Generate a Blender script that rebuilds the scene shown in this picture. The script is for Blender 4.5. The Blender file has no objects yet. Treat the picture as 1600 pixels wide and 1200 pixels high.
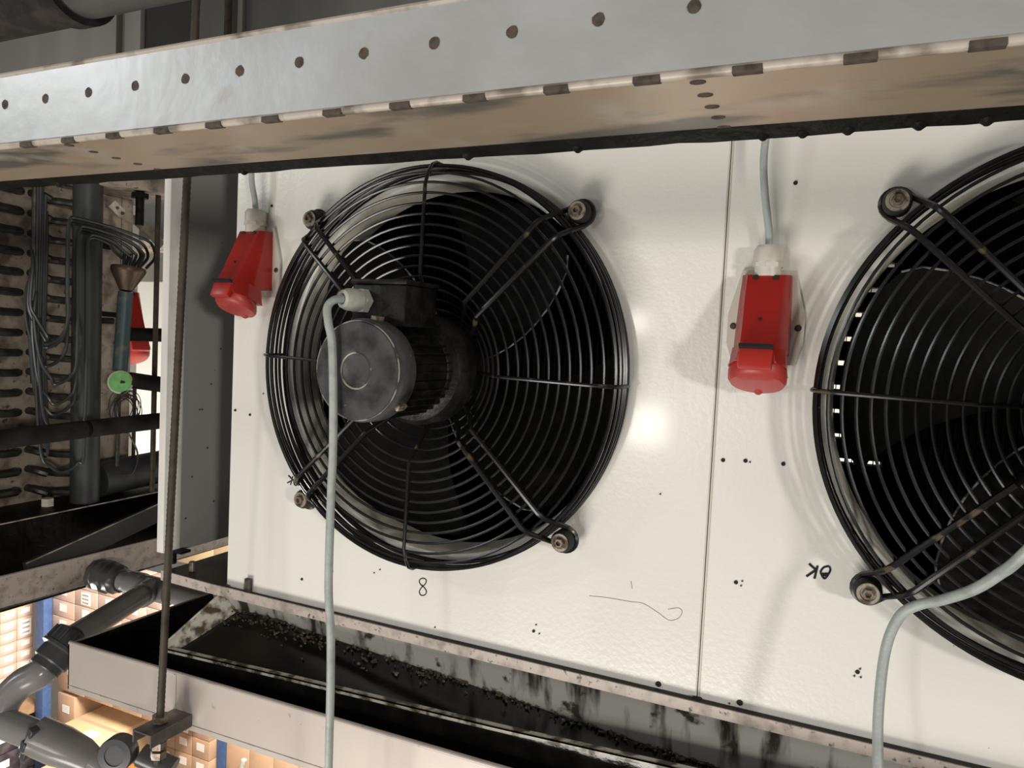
import bpy, bmesh, math, random
from mathutils import Vector, Matrix, Euler
random.seed(7)
S = bpy.context.scene
COL = S.collection
PI = math.pi

# ------------------------------------------------------------------ camera
# metres; X along the fan panels, Y away from the viewer, Z up, origin = centre of the complete fan
cam = bpy.data.cameras.new('camera')
cam.sensor_width = 36.0
cam.lens = 26.356
cam.clip_start = 0.02
cam_o = bpy.data.objects.new('camera', cam)
COL.objects.link(cam_o)
right = Vector((0.90688464, 0.41868654, 0.04755875))
down = Vector((0.06619973, -0.03010053, -0.99735227))
look = Vector((-0.41614643, 0.90763183, -0.05501465))
M3 = Matrix((right, -down, -look)).transposed()
cam_o.matrix_world = Matrix.Translation((0.5141, -0.8835, 0.0399)) @ M3.to_4x4()
S.camera = cam_o

# ------------------------------------------------------------------ view and world
S.view_settings.view_transform = 'Standard'
S.view_settings.look = 'None'
S.view_settings.gamma = 1.0
S.view_settings.exposure = 0.0
S.view_settings.use_curve_mapping = False
W = bpy.data.worlds.new('hall_air')
S.world = W
W.use_nodes = True
W.node_tree.nodes['Background'].inputs[0].default_value = (1.0, 0.94, 0.87, 1)
W.node_tree.nodes['Background'].inputs[1].default_value = 0.16

# ------------------------------------------------------------------ lamps of the hall and added fill lights
def lamp(name, loc, target, power, sx, sy, col):
    l = bpy.data.lights.new(name, 'AREA')
    l.shape = 'RECTANGLE'; l.size = sx; l.size_y = sy
    l.energy = power; l.color = col
    o = bpy.data.objects.new(name, l); COL.objects.link(o)
    o.location = loc
    o.rotation_euler = (Vector(target) - Vector(loc)).to_track_quat('-Z', 'Y').to_euler()
    return o
WARM = (1.0, 0.955, 0.885)
lamp('aisle_lamp_right', (4.0, -3.3, 0.15), (0.5, 0, -0.1), 86, 0.42, 0.38, WARM)
lamp('aisle_lamp_left', (-3.3, -2.5, 1.45), (0.2, 0, -0.1), 19, 0.35, 0.35, (0.90, 0.96, 1.0))
lamp('aisle_lamp_behind', (-1.08, -4.81, 0.24), (0.2, 0, 0), 8, 0.14, 0.14, WARM)
lamp('aisle_lamp_behind', (-0.94, -4.82, -0.55), (0.2, 0, 0), 15, 0.30, 0.30, WARM)
lamp('low_aisle_fill', (-0.5, -2.3, -2.1), (0.2, 0, -0.1), 61, 1.6, 0.8, WARM)  # added soft fill standing in for light off the aisle floor
lamp('rack_fill', (-2.4, 2.5, 0.0), (-6.6, 3.9, -3.0), 820, 1.6, 0.5, (1.0, 0.90, 0.76))  # unseen light, added and placed to brighten the racked goods
lamp('coil_slit_fill', (0.5, 0.9, -1.3), (.6, 2.4, -.2), 40, 0.8, 0.3, WARM)  # added light for the white panel behind the coil slits
lamp('gap_fill', (-2.5, 0.2, -1.5), (-2.45, 1.6, -0.1), 45, 0.5, 0.3, (1.0, 0.95, 0.86))  # added off-frame fill that brightens the far white panel

# ------------------------------------------------------------------ materials
def mat(name, col, rough=0.5, metal=0.0, col2=None, scale=8.0, lo=0.45, hi=0.7, bump=0.0, bscale=60.0,
        stretch=(1, 1, 1), coat=0.0, col3=None, scale3=90.0, lo3=0.66, hi3=0.72, spec=0.5, detail=6.0):
    m = bpy.data.materials.new(name); m.use_nodes = True
    nt = m.node_tree; b = nt.nodes['Principled BSDF']
    b.inputs['Roughness'].default_value = rough
    b.inputs['Metallic'].default_value = metal
    b.inputs['Coat Weight'].default_value = coat
    b.inputs['Coat Roughness'].default_value = 0.10
    b.inputs['Specular IOR Level'].default_value = spec
    c1 = (*col, 1)
    b.inputs['Base Color'].default_value = c1
    tc = nt.nodes.new('ShaderNodeTexCoord')
    def noise(sc, st=(1, 1, 1), det=6.0):
        mp = nt.nodes.new('ShaderNodeMapping'); mp.inputs['Scale'].default_value = st
        nt.links.new(tc.outputs['Object'], mp.inputs[0])
        n = nt.nodes.new('ShaderNodeTexNoise'); n.inputs['Scale'].default_value = sc
        n.inputs['Detail'].default_value = det
        nt.links.new(mp.outputs[0], n.inputs['Vector'])
        return n
    def layer(prev, colr, sc, l, h, st):
        n = noise(sc, st, detail)
        mr = nt.nodes.new('ShaderNodeMapRange')
        mr.inputs['From Min'].default_value = l; mr.inputs['From Max'].default_value = h
        nt.links.new(n.outputs['Fac'], mr.inputs['Value'])
        mx = nt.nodes.new('ShaderNodeMix'); mx.data_type = 'RGBA'
        nt.links.new(mr.outputs[0], mx.inputs['Factor'])
        if prev is None: mx.inputs[6].default_value = c1
        else: nt.links.new(prev, mx.inputs[6])
        mx.inputs[7].default_value = (*colr, 1)
        return mx.outputs[2]
    out = None
    if col2: out = layer(out, col2, scale, lo, hi, stretch)
    if col3: out = layer(out, col3, scale3, lo3, hi3, (1, 1, 1))
    if out is not None: nt.links.new(out, b.inputs['Base Color'])
    if bump > 0:
        n = noise(bscale)
        bp = nt.nodes.new('ShaderNodeBump'); bp.inputs['Strength'].default_value = bump
        bp.inputs['Distance'].default_value = 0.01
        nt.links.new(n.outputs['Fac'], bp.inputs['Height'])
        nt.links.new(bp.outputs[0], b.inputs['Normal'])
    return m

M = {}
M['panel'] = mat('panel_white_paint', (0.80, 0.79, 0.735), 0.26, col2=(0.755, 0.735, 0.675), scale=3.0, bump=0.055, bscale=150,
                 coat=0.25, col3=(0.25, 0.21, 0.17), scale3=70, lo3=0.735, hi3=0.76)
M['bell'] = mat('bell_white_paint', (0.72, 0.68, 0.58), 0.35, col2=(0.16, 0.14, 0.10), scale=14, lo=0.5, hi=0.72)
M['seam'] = mat('dark_gap', (0.03, 0.028, 0.026), 0.8)
M['blackwire'] = mat('black_gloss_wire', (0.006, 0.006, 0.006), 0.25, col2=(0.014, 0.013, 0.012), scale=40)
M['rustwire'] = mat('black_wire_rusting', (0.006, 0.006, 0.006), 0.3, col2=(0.10, 0.075, 0.05), scale=45, lo=0.6, hi=0.68)
M['motor'] = mat('motor_black_paint', (0.006, 0.006, 0.006), 0.42, spec=0.3, col2=(0.02, 0.019, 0.017), scale=50, bump=0.15, bscale=90)
M['cap'] = mat('motor_cap_grey', (0.075, 0.074, 0.076), 0.32, col2=(0.028, 0.027, 0.026), scale=26, lo=0.45, hi=0.62,
               col3=(0.2, 0.19, 0.17), scale3=60, lo3=0.7, hi3=0.74, bump=0.1)
M['caprim'] = mat('cap_bare_rim', (0.30, 0.28, 0.25), 0.4, col2=(0.05, 0.05, 0.05), scale=60, lo=0.45, hi=0.55)
M['blade'] = mat('blade_charcoal', (0.002, 0.002, 0.002), 0.5, spec=0.07, col2=(0.008, 0.007, 0.006), scale=24, lo=0.55, hi=0.72, bump=0.12, bscale=45)
M['bladeedge'] = mat('blade_bare_edge', (0.25, 0.22, 0.18), 0.45, col2=(0.02, 0.02, 0.02), scale=60, lo=0.42, hi=0.52)
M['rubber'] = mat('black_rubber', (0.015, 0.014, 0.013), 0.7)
M['washer'] = mat('worn_steel', (0.34, 0.29, 0.23), 0.45, 0.3, col2=(0.08, 0.06, 0.04), scale=90, lo=0.45, hi=0.6)
M['bolt'] = mat('zinc_bolt', (0.26, 0.21, 0.16), 0.4, 0.5, col2=(0.08, 0.06, 0.04), scale=120)
M['gland'] = mat('grey_plastic', (0.50, 0.50, 0.45), 0.4, col2=(0.36, 0.36, 0.32), scale=40)
M['glandw'] = mat('white_plastic', (0.62, 0.59, 0.52), 0.4, col2=(0.5, 0.47, 0.4), scale=40)
M['cable'] = mat('grey_cable', (0.40, 0.44, 0.42), 0.45, col2=(0.30, 0.33, 0.31), scale=60, bump=0.1, bscale=300)
M['red'] = mat('red_plastic', (0.36, 0.014, 0.009), 0.33, col2=(0.30, 0.010, 0.007), scale=20)
M['redlight'] = mat('light_red_plastic', (0.44, 0.026, 0.02), 0.36)
M['redlid'] = mat('pale_red_plastic', (0.40, 0.042, 0.036), 0.42)  # lid red, a little lighter than the housing
M['plate'] = mat('light_grey_plastic', (0.58, 0.55, 0.47), 0.4)
M['screw'] = mat('dark_screw', (0.07, 0.055, 0.045), 0.45, 0.6)
M['galv'] = mat('galvanised_grey', (0.46, 0.46, 0.45), 0.38, 0.4, col2=(0.56, 0.58, 0.59), scale=9, lo=0.4, hi=0.7,
                col3=(0.38, 0.33, 0.27), scale3=14, lo3=0.70, hi3=0.85, bump=0.04)
M['galvbot'] = mat('galvanised_stained_underside', (0.50, 0.40, 0.30), 0.4, 0.45, col2=(0.20, 0.185, 0.16), scale=8, lo=0.5, hi=0.60,
                   stretch=(0.7, 2.2, 1), col3=(0.56, 0.50, 0.42), scale3=14, lo3=0.54, hi3=0.66)
M['grime'] = mat('black_grime', (0.005, 0.0048, 0.0045), 0.5, spec=0.12, col2=(0.012, 0.011, 0.009), scale=40, bump=0.3, bscale=70)
M['rusthole'] = mat('rusty_hole', (0.085, 0.066, 0.052), 0.8, col2=(0.03, 0.024, 0.018), scale=160)
M['lip'] = mat('dirty_bare_lip', (0.50, 0.44, 0.38), 0.45, 0.1, col2=(0.20, 0.165, 0.13), scale=26, lo=0.48, hi=0.6)
M['rail'] = mat('rail_dirty_zinc', (0.47, 0.40, 0.355), 0.5, 0.1, col2=(0.24, 0.20, 0.16), scale=48, lo=0.48, hi=0.75, col3=(0.10, 0.08, 0.065), scale3=120, lo3=0.62, hi3=0.7)
M['railtop'] = mat('rail_dark_top', (0.035, 0.028, 0.021), 0.5, 0.1, col2=(0.075, 0.06, 0.045), scale=14)
M['steel'] = mat('stainless_tray', (0.54, 0.475, 0.43), 0.5, 0.35, col2=(0.47, 0.41, 0.375), scale=6, lo=0.4, hi=0.7,
                 col3=(0.22, 0.18, 0.15), scale3=50, lo3=0.67, hi3=0.76)
M['wet'] = mat('black_wet_liner', (0.006, 0.006, 0.006), 0.12, col2=(0.016, 0.014, 0.011), scale=22, bump=0.12, bscale=45)
M['murk'] = mat('dark_water', (0.007, 0.006, 0.005), 0.14, spec=0.3, col2=(0.02, 0.017, 0.013), scale=5, bump=0.03, bscale=20)
M['streak'] = mat('streaked_grey_sheet', (0.50, 0.49, 0.45), 0.4, col2=(0.04, 0.033, 0.025), scale=26, lo=0.51, hi=0.60,
                  stretch=(1, 1, 0.10), col3=(0.05, 0.045, 0.035), scale3=30, lo3=0.6, hi3=0.66)
M['scum'] = mat('dirty_white_rim', (0.58, 0.55, 0.47), 0.4, col2=(0.07, 0.055, 0.035), scale=45, lo=0.46, hi=0.58)
M['sludge'] = mat('brown_sludge', (0.07, 0.055, 0.034), 0.25, col2=(0.34, 0.31, 0.24), scale=60, lo=0.6, hi=0.75, bump=0.6, bscale=90)
M['cover'] = mat('cover_pale_grey', (0.30, 0.295, 0.285), 0.4, col2=(0.27, 0.265, 0.255), scale=4,
                 col3=(0.10, 0.08, 0.06), scale3=80, lo3=0.72, hi3=0.75)
M['coverface'] = mat('cover_front_white', (0.78, 0.75, 0.72), 0.4, col2=(0.68, 0.66, 0.63), scale=12)
M['seal'] = mat('grey_seal', (0.40, 0.39, 0.36), 0.55, col2=(0.33, 0.32, 0.29), scale=20)
M['rod'] = mat('rusty_threaded_rod', (0.06, 0.047, 0.032), 0.65, 0.2, col2=(0.03, 0.023, 0.016), scale=60)
M['channel'] = mat('dull_channel_steel', (0.20, 0.18, 0.16), 0.4, 0.7, col2=(0.10, 0.09, 0.08), scale=30)
M['coil'] = mat('black_coil', (0.004, 0.004, 0.004), 0.7, spec=0.15, col2=(0.008, 0.007, 0.006), scale=30)
M['endplate'] = mat('end_plate_stained', (0.36, 0.30, 0.24), 0.55, col2=(0.13, 0.10, 0.075), scale=24, lo=0.45, hi=0.66,
                    col3=(0.06, 0.045, 0.035), scale3=60, lo3=0.62, hi3=0.7)
M['copper'] = mat('tarnished_tube', (0.035, 0.032, 0.03), 0.42, 0.4, col2=(0.075, 0.07, 0.062), scale=50)
M['header'] = mat('header_grey_pipe', (0.045, 0.049, 0.048), 0.5, 0.1, col2=(0.03, 0.033, 0.033), scale=20)
M['capil'] = mat('capillary_grey', (0.06, 0.066, 0.066), 0.35, 0.4)
M['cone'] = mat('brass_brown', (0.10, 0.065, 0.045), 0.4, 0.5, col2=(0.3, 0.2, 0.12), scale=50, lo=0.62, hi=0.75)
M['teal'] = mat('wrapped_pipe_teal', (0.035, 0.065, 0.075), 0.5, col2=(0.10, 0.09, 0.075), scale=45, lo=0.55, hi=0.68)
M['green'] = mat('green_disc', (0.09, 0.36, 0.07), 0.45, col2=(0.05, 0.25, 0.04), scale=60)
M['cream'] = mat('cream_rim', (0.55, 0.5, 0.36), 0.5)
M['blackins'] = mat('black_insulation', (0.016, 0.014, 0.014), 0.7, spec=0.15, col2=(0.035, 0.03, 0.028), scale=22, bump=0.2, bscale=40)
M['strap'] = mat('bare_strap', (0.80, 0.74, 0.64), 0.4, 0.0, col2=(0.6, 0.52, 0.42), scale=50)
M['pvc'] = mat('grey_pvc', (0.21, 0.20, 0.195), 0.22, col2=(0.17, 0.163, 0.158), scale=12)
M['pvcdark'] = mat('dark_grey_pvc', (0.05, 0.05, 0.052), 0.3)
M['wallgrey'] = mat('grey_cladding', (0.13, 0.125, 0.115), 0.55, col2=(0.10, 0.096, 0.088), scale=6, stretch=(1, 1, 0.15))
M['wallpale'] = mat('pale_cladding', (0.24, 0.23, 0.215), 0.5, col2=(0.30, 0.285, 0.265), scale=7, stretch=(1, 1, 0.08))
M['walldark'] = mat('dark_cladding', (0.045, 0.044, 0.043), 0.6, spec=0.2)
M['white'] = mat('far_white_panel', (0.80, 0.77, 0.70), 0.4)
M['concrete'] = mat('concrete_floor', (0.5, 0.46, 0.40), 0.6, col2=(0.4, 0.36, 0.31), scale=1.5)
M['carton'] = mat('brown_cardboard', (0.50, 0.335, 0.23), 0.7, col2=(0.44, 0.29, 0.19), scale=5)
M['cartonpink'] = mat('wrapped_cardboard', (0.54, 0.39, 0.33), 0.4, col2=(0.60, 0.46, 0.41), scale=9)
M['cartonpale'] = mat('pale_cardboard', (0.62, 0.46, 0.28), 0.7, col2=(0.68, 0.53, 0.34), scale=3)
M['cartondark'] = mat('dark_purple_wrap', (0.045, 0.038, 0.05), 0.3, col2=(0.12, 0.10, 0.12), scale=9)
M['paper'] = mat('white_label_paper', (0.85, 0.82, 0.80), 0.6)
M['ink'] = mat('label_print_grey', (0.35, 0.34, 0.36), 0.7)
M['blue'] = mat('rack_blue', (0.04, 0.085, 0.21), 0.55, col2=(0.06, 0.11, 0.25), scale=20)
M['orange'] = mat('rack_orange', (0.80, 0.16, 0.03), 0.5)
M['marker'] = mat('black_marker', (0.008, 0.007, 0.012), 0.5)
M['pencil'] = mat('pencil_line', (0.30, 0.27, 0.23), 0.7)
M['holeblack'] = mat('hole_black', (0.012, 0.011, 0.01), 0.8)
M['wood'] = mat('pallet_wood', (0.35, 0.22, 0.13), 0.7, col2=(0.27, 0.16, 0.09), scale=12)

# ------------------------------------------------------------------ mesh helpers
def V(*a): return Vector(a[0] if len(a) == 1 else a)
class MB:
    def __init__(self): self.bm = bmesh.new()
    def face(self, vs):
        try: self.bm.faces.new(vs)
        except ValueError: pass
    def box(self, c, s, rot=None, bevel=0.0):
        b = bmesh.new(); bmesh.ops.create_cube(b, size=1.0)
        bmesh.ops.scale(b, vec=Vector(s), verts=b.verts)
        if bevel: bmesh.ops.bevel(b, geom=b.edges[:], offset=bevel, segments=2, affect='EDGES', profile=0.5)
        if rot is not None: bmesh.ops.transform(b, matrix=rot.to_4x4(), verts=b.verts)
        bmesh.ops.translate(b, vec=Vector(c), verts=b.verts)
        return self._add(b)
    def span(self, lo, hi, bevel=0.0):
        lo, hi = V(lo), V(hi)
        return self.box((lo + hi) / 2, tuple(abs(v) for v in (hi - lo)), None, bevel)
    def _add(self, b):
        me = bpy.data.meshes.new('t'); b.to_mesh(me); b.free(); self.bm.from_mesh(me); bpy.data.meshes.remove(me); return self
    def loft(self, rings, cap=True, closed=False):
        R = [[self.bm.verts.new(p) for p in r] for r in rings]
        n = len(R[0])
        pairs = list(zip(R, R[1:])) + ([(R[-1], R[0])] if closed else [])
        for a, b in pairs:
            for i in range(n): self.face((a[i], a[(i + 1) % n], b[(i + 1) % n], b[i]))
        if cap and not closed:
            self.face(R[0][::-1]); self.face(R[-1])
        return self
    def tube(self, pts, r, seg=8, closed=False):
        pts = [V(p) for p in pts]; n = len(pts)
        rr = r if isinstance(r, (list, tuple)) else [r] * n
        tang = []
        for i in range(n):
            a = pts[(i - 1) % n] if (closed or i > 0) else pts[i]
            b = pts[(i + 1) % n] if (closed or i < n - 1) else pts[i]
            t = b - a
            tang.append(t.normalized() if t.length > 1e-9 else Vector((0, 0, 1)))
        t0 = tang[0]
        u = t0.cross(Vector((0, 0, 1)))
        if u.length < 0.05: u = t0.cross(Vector((1, 0, 0)))
        u.normalize(); rings = []
        for i in range(n):
            u = (u - tang[i] * u.dot(tang[i])).normalized(); w = tang[i].cross(u)
            rings.append([pts[i] + (u * math.cos(2 * PI * k / seg) + w * math.sin(2 * PI * k / seg)) * rr[i] for k in range(seg)])
        return self.loft(rings, True, closed)
    def ring(self, c, axis_u, axis_v, R, r, n=96, seg=6):
        c = V(c); u, v = V(axis_u), V(axis_v)
        return self.tube([c + (u * math.cos(2 * PI * i / n) + v * math.sin(2 * PI * i / n)) * R for i in range(n)], r, seg, True)
    def lathe(self, prof, o, d, seg=40, cap=True):
        o, d = V(o), V(d).normalized()
        u = d.cross(Vector((0, 0, 1)))
        if u.length < 0.05: u = d.cross(Vector((1, 0, 0)))
        u.normalize(); w = d.cross(u)
        return self.loft([[o + d * h + (u * math.cos(2 * PI * k / seg) + w * math.sin(2 * PI * k / seg)) * max(r, 1e-5) for k in range(seg)] for r, h in prof], cap)
    def cyl(self, a, b, r, seg=24, r2=None):
        a, b = V(a), V(b)
        return self.lathe([(r, 0), (r if r2 is None else r2, (b - a).length)], a, b - a, seg)
    def hexa(self, a, b, r): return self.cyl(a, b, r, 6)
    def prism(self, poly, ext):
        e = V(ext); return self.loft([[V(p) for p in poly], [V(p) + e for p in poly]])
    def sheet(self, quadrows, thick):
        """grid of points (rows of equal length) given a thickness vector"""
        t = V(thick)
        A = [[self.bm.verts.new(V(p)) for p in r] for r in quadrows]
        B = [[self.bm.verts.new(V(p) + t) for p in r] for r in quadrows]
        m, n = len(A), len(A[0])
        for i in range(m - 1):
            for j in range(n - 1):
                self.face((A[i][j], A[i][j + 1], A[i + 1][j + 1], A[i + 1][j]))
                self.face((B[i][j], B[i + 1][j], B[i + 1][j + 1], B[i][j + 1]))
        for i in range(m - 1):
            self.face((A[i][0], A[i + 1][0], B[i + 1][0], B[i][0])); self.face((A[i][-1], B[i][-1], B[i + 1][-1], A[i + 1][-1]))
        for j in range(n - 1):
            self.face((A[0][j], B[0][j], B[0][j + 1], A[0][j + 1])); self.face((A[-1][j], A[-1][j + 1], B[-1][j + 1], B[-1][j]))
        return self
    def build(self, name, m, parent=None, label=None, angle=38):
        org = Vector((0, 0, 0)); p = parent
        while p: org += p.location; p = p.parent
        bmesh.ops.recalc_face_normals(self.bm, faces=self.bm.faces)
        me = bpy.data.meshes.new(name); self.bm.to_mesh(me); self.bm.free()
        if org.length: me.transform(Matrix.Translation(-org))
        me.polygons.foreach_set('use_smooth', [True] * len(me.polygons))
        me.set_sharp_from_angle(angle=math.radians(angle))
        me.materials.append(M[m])
        o = bpy.data.objects.new(name, me); COL.objects.link(o)
        if parent: o.parent = parent
        if label: o['label'] = label
        return o
def tag(o, label, cat, group=None, kind=None):
    if label: o['label'] = label
    if cat: o['category'] = cat
    if group: o['group'] = group
    if kind: o['kind'] = kind
    return o
def thing(name, label, cat, loc=(0, 0, 0), group=None):
    o = bpy.data.objects.new(name, None); COL.objects.link(o); o.location = loc
    o.empty_display_size = 0.02
    return tag(o, label, cat, group)
def dup(o, parent=None):
    c = o.copy(); COL.objects.link(c)
    if parent: c.parent = parent
    for ch in list(o.children): dup(ch, c)
    return c
def structure(o): o['kind'] = 'structure'; return o
def smooth_path(pts, n=8):
    P = [V(p) for p in pts]; out = []
    Q = [P[0] * 2 - P[1]] + P + [P[-1] * 2 - P[-2]]
    for i in range(1, len(Q) - 2):
        a, b, c, d = Q[i - 1], Q[i], Q[i + 1], Q[i + 2]
        for k in range(n):
            t = k / n
            out.append(0.5 * ((2 * b) + (c - a) * t + (2 * a - 5 * b + 4 * c - d) * t * t + (3 * b - a - 3 * c + d) * t ** 3))
    out.append(P[-1]); return out

# ------------------------------------------------------------------ the setting
structure(MB().span((-14, -2, -6.6), (4, 14, -6.5)).build('floor', 'concrete'))
structure(MB().span((-7, -0.6, 1.75), (3, 1.8, 1.8)).build('ceiling', 'wallgrey'))
structure(MB().span((-7, 1.7, 0.24), (3, 1.76, 1.75)).build('wall_back', 'wallpale'))
structure(MB().span((-7, 1.55, 0.39), (-2.0, 1.7, 0.43)).build('trim_1', 'lip'))

# cladding boards high above the perforated beam
def board(x0, x1, y, z0, z1, m, label):
    return tag(MB().span((x0, y, z0), (x1, y + 0.03, z1), 0.003).build('cladding_board', m), label, 'cladding board', 'cladding boards above the beam')
board(-3.4, -2.24, 1.2, 0.75, 1.75, 'wallpale', 'wide pale grey cladding board under the dark overhead pipe')
board(-2.18, -2.09, 1.19, 0.75, 1.75, 'wallpale', 'narrow pale cladding strip right of the dark vertical gap')
board(-2.09, -1.83, 1.21, 0.75, 1.75, 'walldark', 'dark grey cladding board right of the narrow pale strip')
board(-1.79, -1.63, 1.2, 0.75, 1.75, 'wallgrey', 'grey stained cladding board left of the thin brown overhead rod')
board(-1.60, 0.6, 1.22, 0.75, 1.75, 'wallgrey', 'widest grey cladding board, right of the thin brown overhead rod')
tag(MB().cyl((-1.615, 1.17, 0.7), (-1.615, 1.17, 1.75), 0.013, 10).build('hanger_rod', 'rod'), 'thin brown rod standing vertically before the cladding above the beam', 'rod')

ohp = thing('overhead_pipe', 'large dark overhead pipe at the top left corner above the beam', 'pipe', (-2.0, 0.6, 1.03))
MB().cyl((-3.6, 0.6, 1.03), (-1.62, 0.6, 1.03), 0.115, 36).build('pipe_run', 'blackins', ohp)
MB().cyl((-1.62, 0.6, 1.03), (-0.6, 0.6, 1.03), 0.105, 36).build('pipe_run', 'header', ohp, 'dark grey length of the pipe')
MB().cyl((-1.66, 0.6, 1.03), (-1.60, 0.6, 1.03), 0.125, 36).build('pipe_collar', 'blackins', ohp)

# ------------------------------------------------------------------ perforated beam in front
BY, BZ0, BZ1, BB = -0.5, 0.1774, 0.235, -0.405
beam = thing('perforated_beam', 'galvanised perforated steel beam crossing above both fans in the foreground', 'beam', (0, BY, BZ0))
X0, X1 = -1.9, 1.3
MB().prism([(X0, BY, BZ0 + .003), (X0, BY, BZ1), (X0, BY + .0025, BZ1), (X0, BY + .0025, BZ0 + .003)], (X1 - X0, 0, 0)).build('front_web', 'galv', beam)
MB().span((X0, BY + 0.002, BZ0), (X1, BB, BZ0 + 0.0025)).build('bottom_flange', 'galvbot', beam, 'brown stained underside')
MB().tube([(X0, BY + .002, BZ0 + .002), (X1, BY + .002, BZ0 + .002)], 0.0028, 10).build('bent_edge', 'lip', beam)
MB().tube([(X0, BY + .001, BZ1), (X1, BY + .001, BZ1)], 0.0022, 8).build('top_lip', 'lip', beam)
lipb = MB(); n = 160
lipb.loft([[(X0 + (X1 - X0) * i / n, BB + .012, BZ0 - .0035 - .0012 * random.random()), (X0 + (X1 - X0) * i / n, BB + .012, BZ0 + .003),
            (X0 + (X1 - X0) * i / n, BB - .004, BZ0 + .002), (X0 + (X1 - X0) * i / n, BB - .003, BZ0 - .0005)] for i in range(n + 1)])
lipb.build('grimy_rear_lip', 'grime', beam, 'black dripping rear lip')
for px in [-0.21, 0.03, 0.246, 0.331, 0.452, 0.475, 0.50, 0.537, 0.57]:
    MB().lathe([(0.0001, 0), (0.0014, .0004), (0.0026, .0014), (0.0040, .0024), (0.0052, .0045)], (px, BB + .0105, BZ0 - .0062), (0, 0, 1), 14).build('water_drop', 'grime', beam)
for k in range(-8, 16):
    hx = 0.1283 + 0.05 * (k - 5)
    n = 14; j = [1 + 0.16 * (random.random() - .5) for _ in range(n)]
    MB().prism([(hx + .0036 * j[i] * math.cos(2 * PI * i / n), BY - .0004, 0.2117 + .0036 * j[i] * math.sin(2 * PI * i / n)) for i in range(n)], (0, .002, 0)).build('hole', 'rusthole', beam)
    sx = 0.156 + 0.05 * (k - 5)
    sl = MB(); sl.span((sx - .0072, BY - .0012, BZ0 - .0011), (sx + .0072, BY + .004, BZ0 + .0026), .0005); sl.build('slot', 'rusthole', beam)
for bx in (0.4305, -0.056, 0.92):
    for k in range(5):
        MB().prism([(bx + .0042 * math.cos(2 * PI * i / 12), BY + .009 + .0205 * k + .0032 * math.sin(2 * PI * i / 12), BZ0 - .0004) for i in range(12)], (0, 0, .002)).build('hole', 'rusthole', beam)

# ------------------------------------------------------------------ fan panels
ZB, ZT = -0.3725, 0.385
def rect_hit(cx, cz, a, x0, x1, z0, z1):
    c, s = math.cos(a), math.sin(a); t = 1e9
    if c > 1e-9: t = min(t, (x1 - cx) / c)
    if c < -1e-9: t = min(t, (x0 - cx) / c)
    if s > 1e-9: t = min(t, (z1 - cz) / s)
    if s < -1e-9: t = min(t, (z0 - cz) / s)
    return (cx + c * t, cz + s * t)
def fan_panel(cx, x0, x1, label, R=0.2515):
    t = thing('fan_panel', label, 'panel', ((x0 + x1) / 2, 0, ZB), 'white fan panels of the cooler')
    angs = sorted([2 * PI * i / 120 for i in range(120)] + [math.atan2(z, x) % (2 * PI) for x in (x0 - cx, x1 - cx) for z in (ZB, ZT)])
    circ0 = [(cx + (R + .004) * math.cos(a), 0, (R + .004) * math.sin(a)) for a in angs]
    circ1 = [(cx + (R + .001) * math.cos(a), .001, (R + .001) * math.sin(a)) for a in angs]
    circ2 = [(cx + R * math.cos(a), .004, R * math.sin(a)) for a in angs]
    rc = [rect_hit(cx, 0, a, x0, x1, ZB, ZT) for a in angs]
    inn = [(cx + (x - cx) * (1 - .0016 / max(abs(x - cx), .1)), -0.0, z * (1 - .0016 / max(abs(z), .1))) for x, z in rc]
    out = [(x, .0016, z) for x, z in rc]
    bk = [(x, .025, z) for x, z in rc]
    m = MB(); m.loft([circ2, circ1, circ0, inn, out, bk], cap=False)
    m.build('front_sheet', 'panel', t, angle=8)
    b = MB(); n = 96
    prof = [(R + .0015, .0035), (R - .001, .010), (R - .002, .02), (R - .0028, .04), (R - .003, .055), (R - .0005, .056)]
    b.loft([[(cx + r * math.cos(2 * PI * i / n), y, r * math.sin(2 * PI * i / n)) for i in range(n)] for r, y in prof], cap=False)
    b.build('bell_mouth', 'bell', t)
    return t
P1 = fan_panel(0.0, -0.374, 0.3676, 'white panel with a handwritten 8 around the complete fan')
P2 = fan_panel(0.7397, 0.3702, 1.112, 'white panel marked OK upside down around the cropped fan')
MB().span((.3688, .0004, ZB), (.3708, .003, ZT)).build('joint_strip', 'plate', P2, 'pale strip showing in the joint')
def screw_hole(t, p, r, m='holeblack', name='screw_hole'):
    MB().lathe([(r, 0), (r * .8, .0014)], (p[0], -.0002, p[2]), (0, -1, 0), 12).build(name, m, t)
for p in [(-0.3032,0,0.2283),(-0.223,0,-0.3304),(-0.3649,0,-0.0863),(-0.3344,0,-0.0908),(0.1567,0,-0.3313)]: screw_hole(P1, p, .0021)
screw_hole(P1, (0.3221,0,-0.3623), .0036)
for p in [(0.4393,0,0.2294),(0.381,0,-0.0836),(0.4058,0,-0.0816),(0.4464,0,-0.0807),(0.404,0,-0.2228),(0.5362,0,-0.2977)]: screw_hole(P2, p, .0024)
screw_hole(P2, (0.4169,0,-0.3616), .0036)
for p in [(-0.1666,0,-0.3089),(-0.0933,0,-0.298),(-0.0837,0,-0.2917),(0.1598,0,-0.3222),(0.1649,0,-0.3329),(0.0102,0,-0.3563),(0.1214,0,-0.4284),(-0.3087,0,-0.0561)]: screw_hole(P1, p, .0011, 'rusthole', 'paint_chip')
for p in [(0.4109,0,-0.22),(0.4099,0,-0.2255),(0.5334,0,-0.3026),(0.5397,0,-0.3026),(0.5385,0,-0.2936),(0.4108,0,-0.0825),(0.4056,0,-0.3652),(0.3108,0,-0.1321)]: screw_hole(P2, p, .0011, 'rusthole', 'paint_chip')
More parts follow.
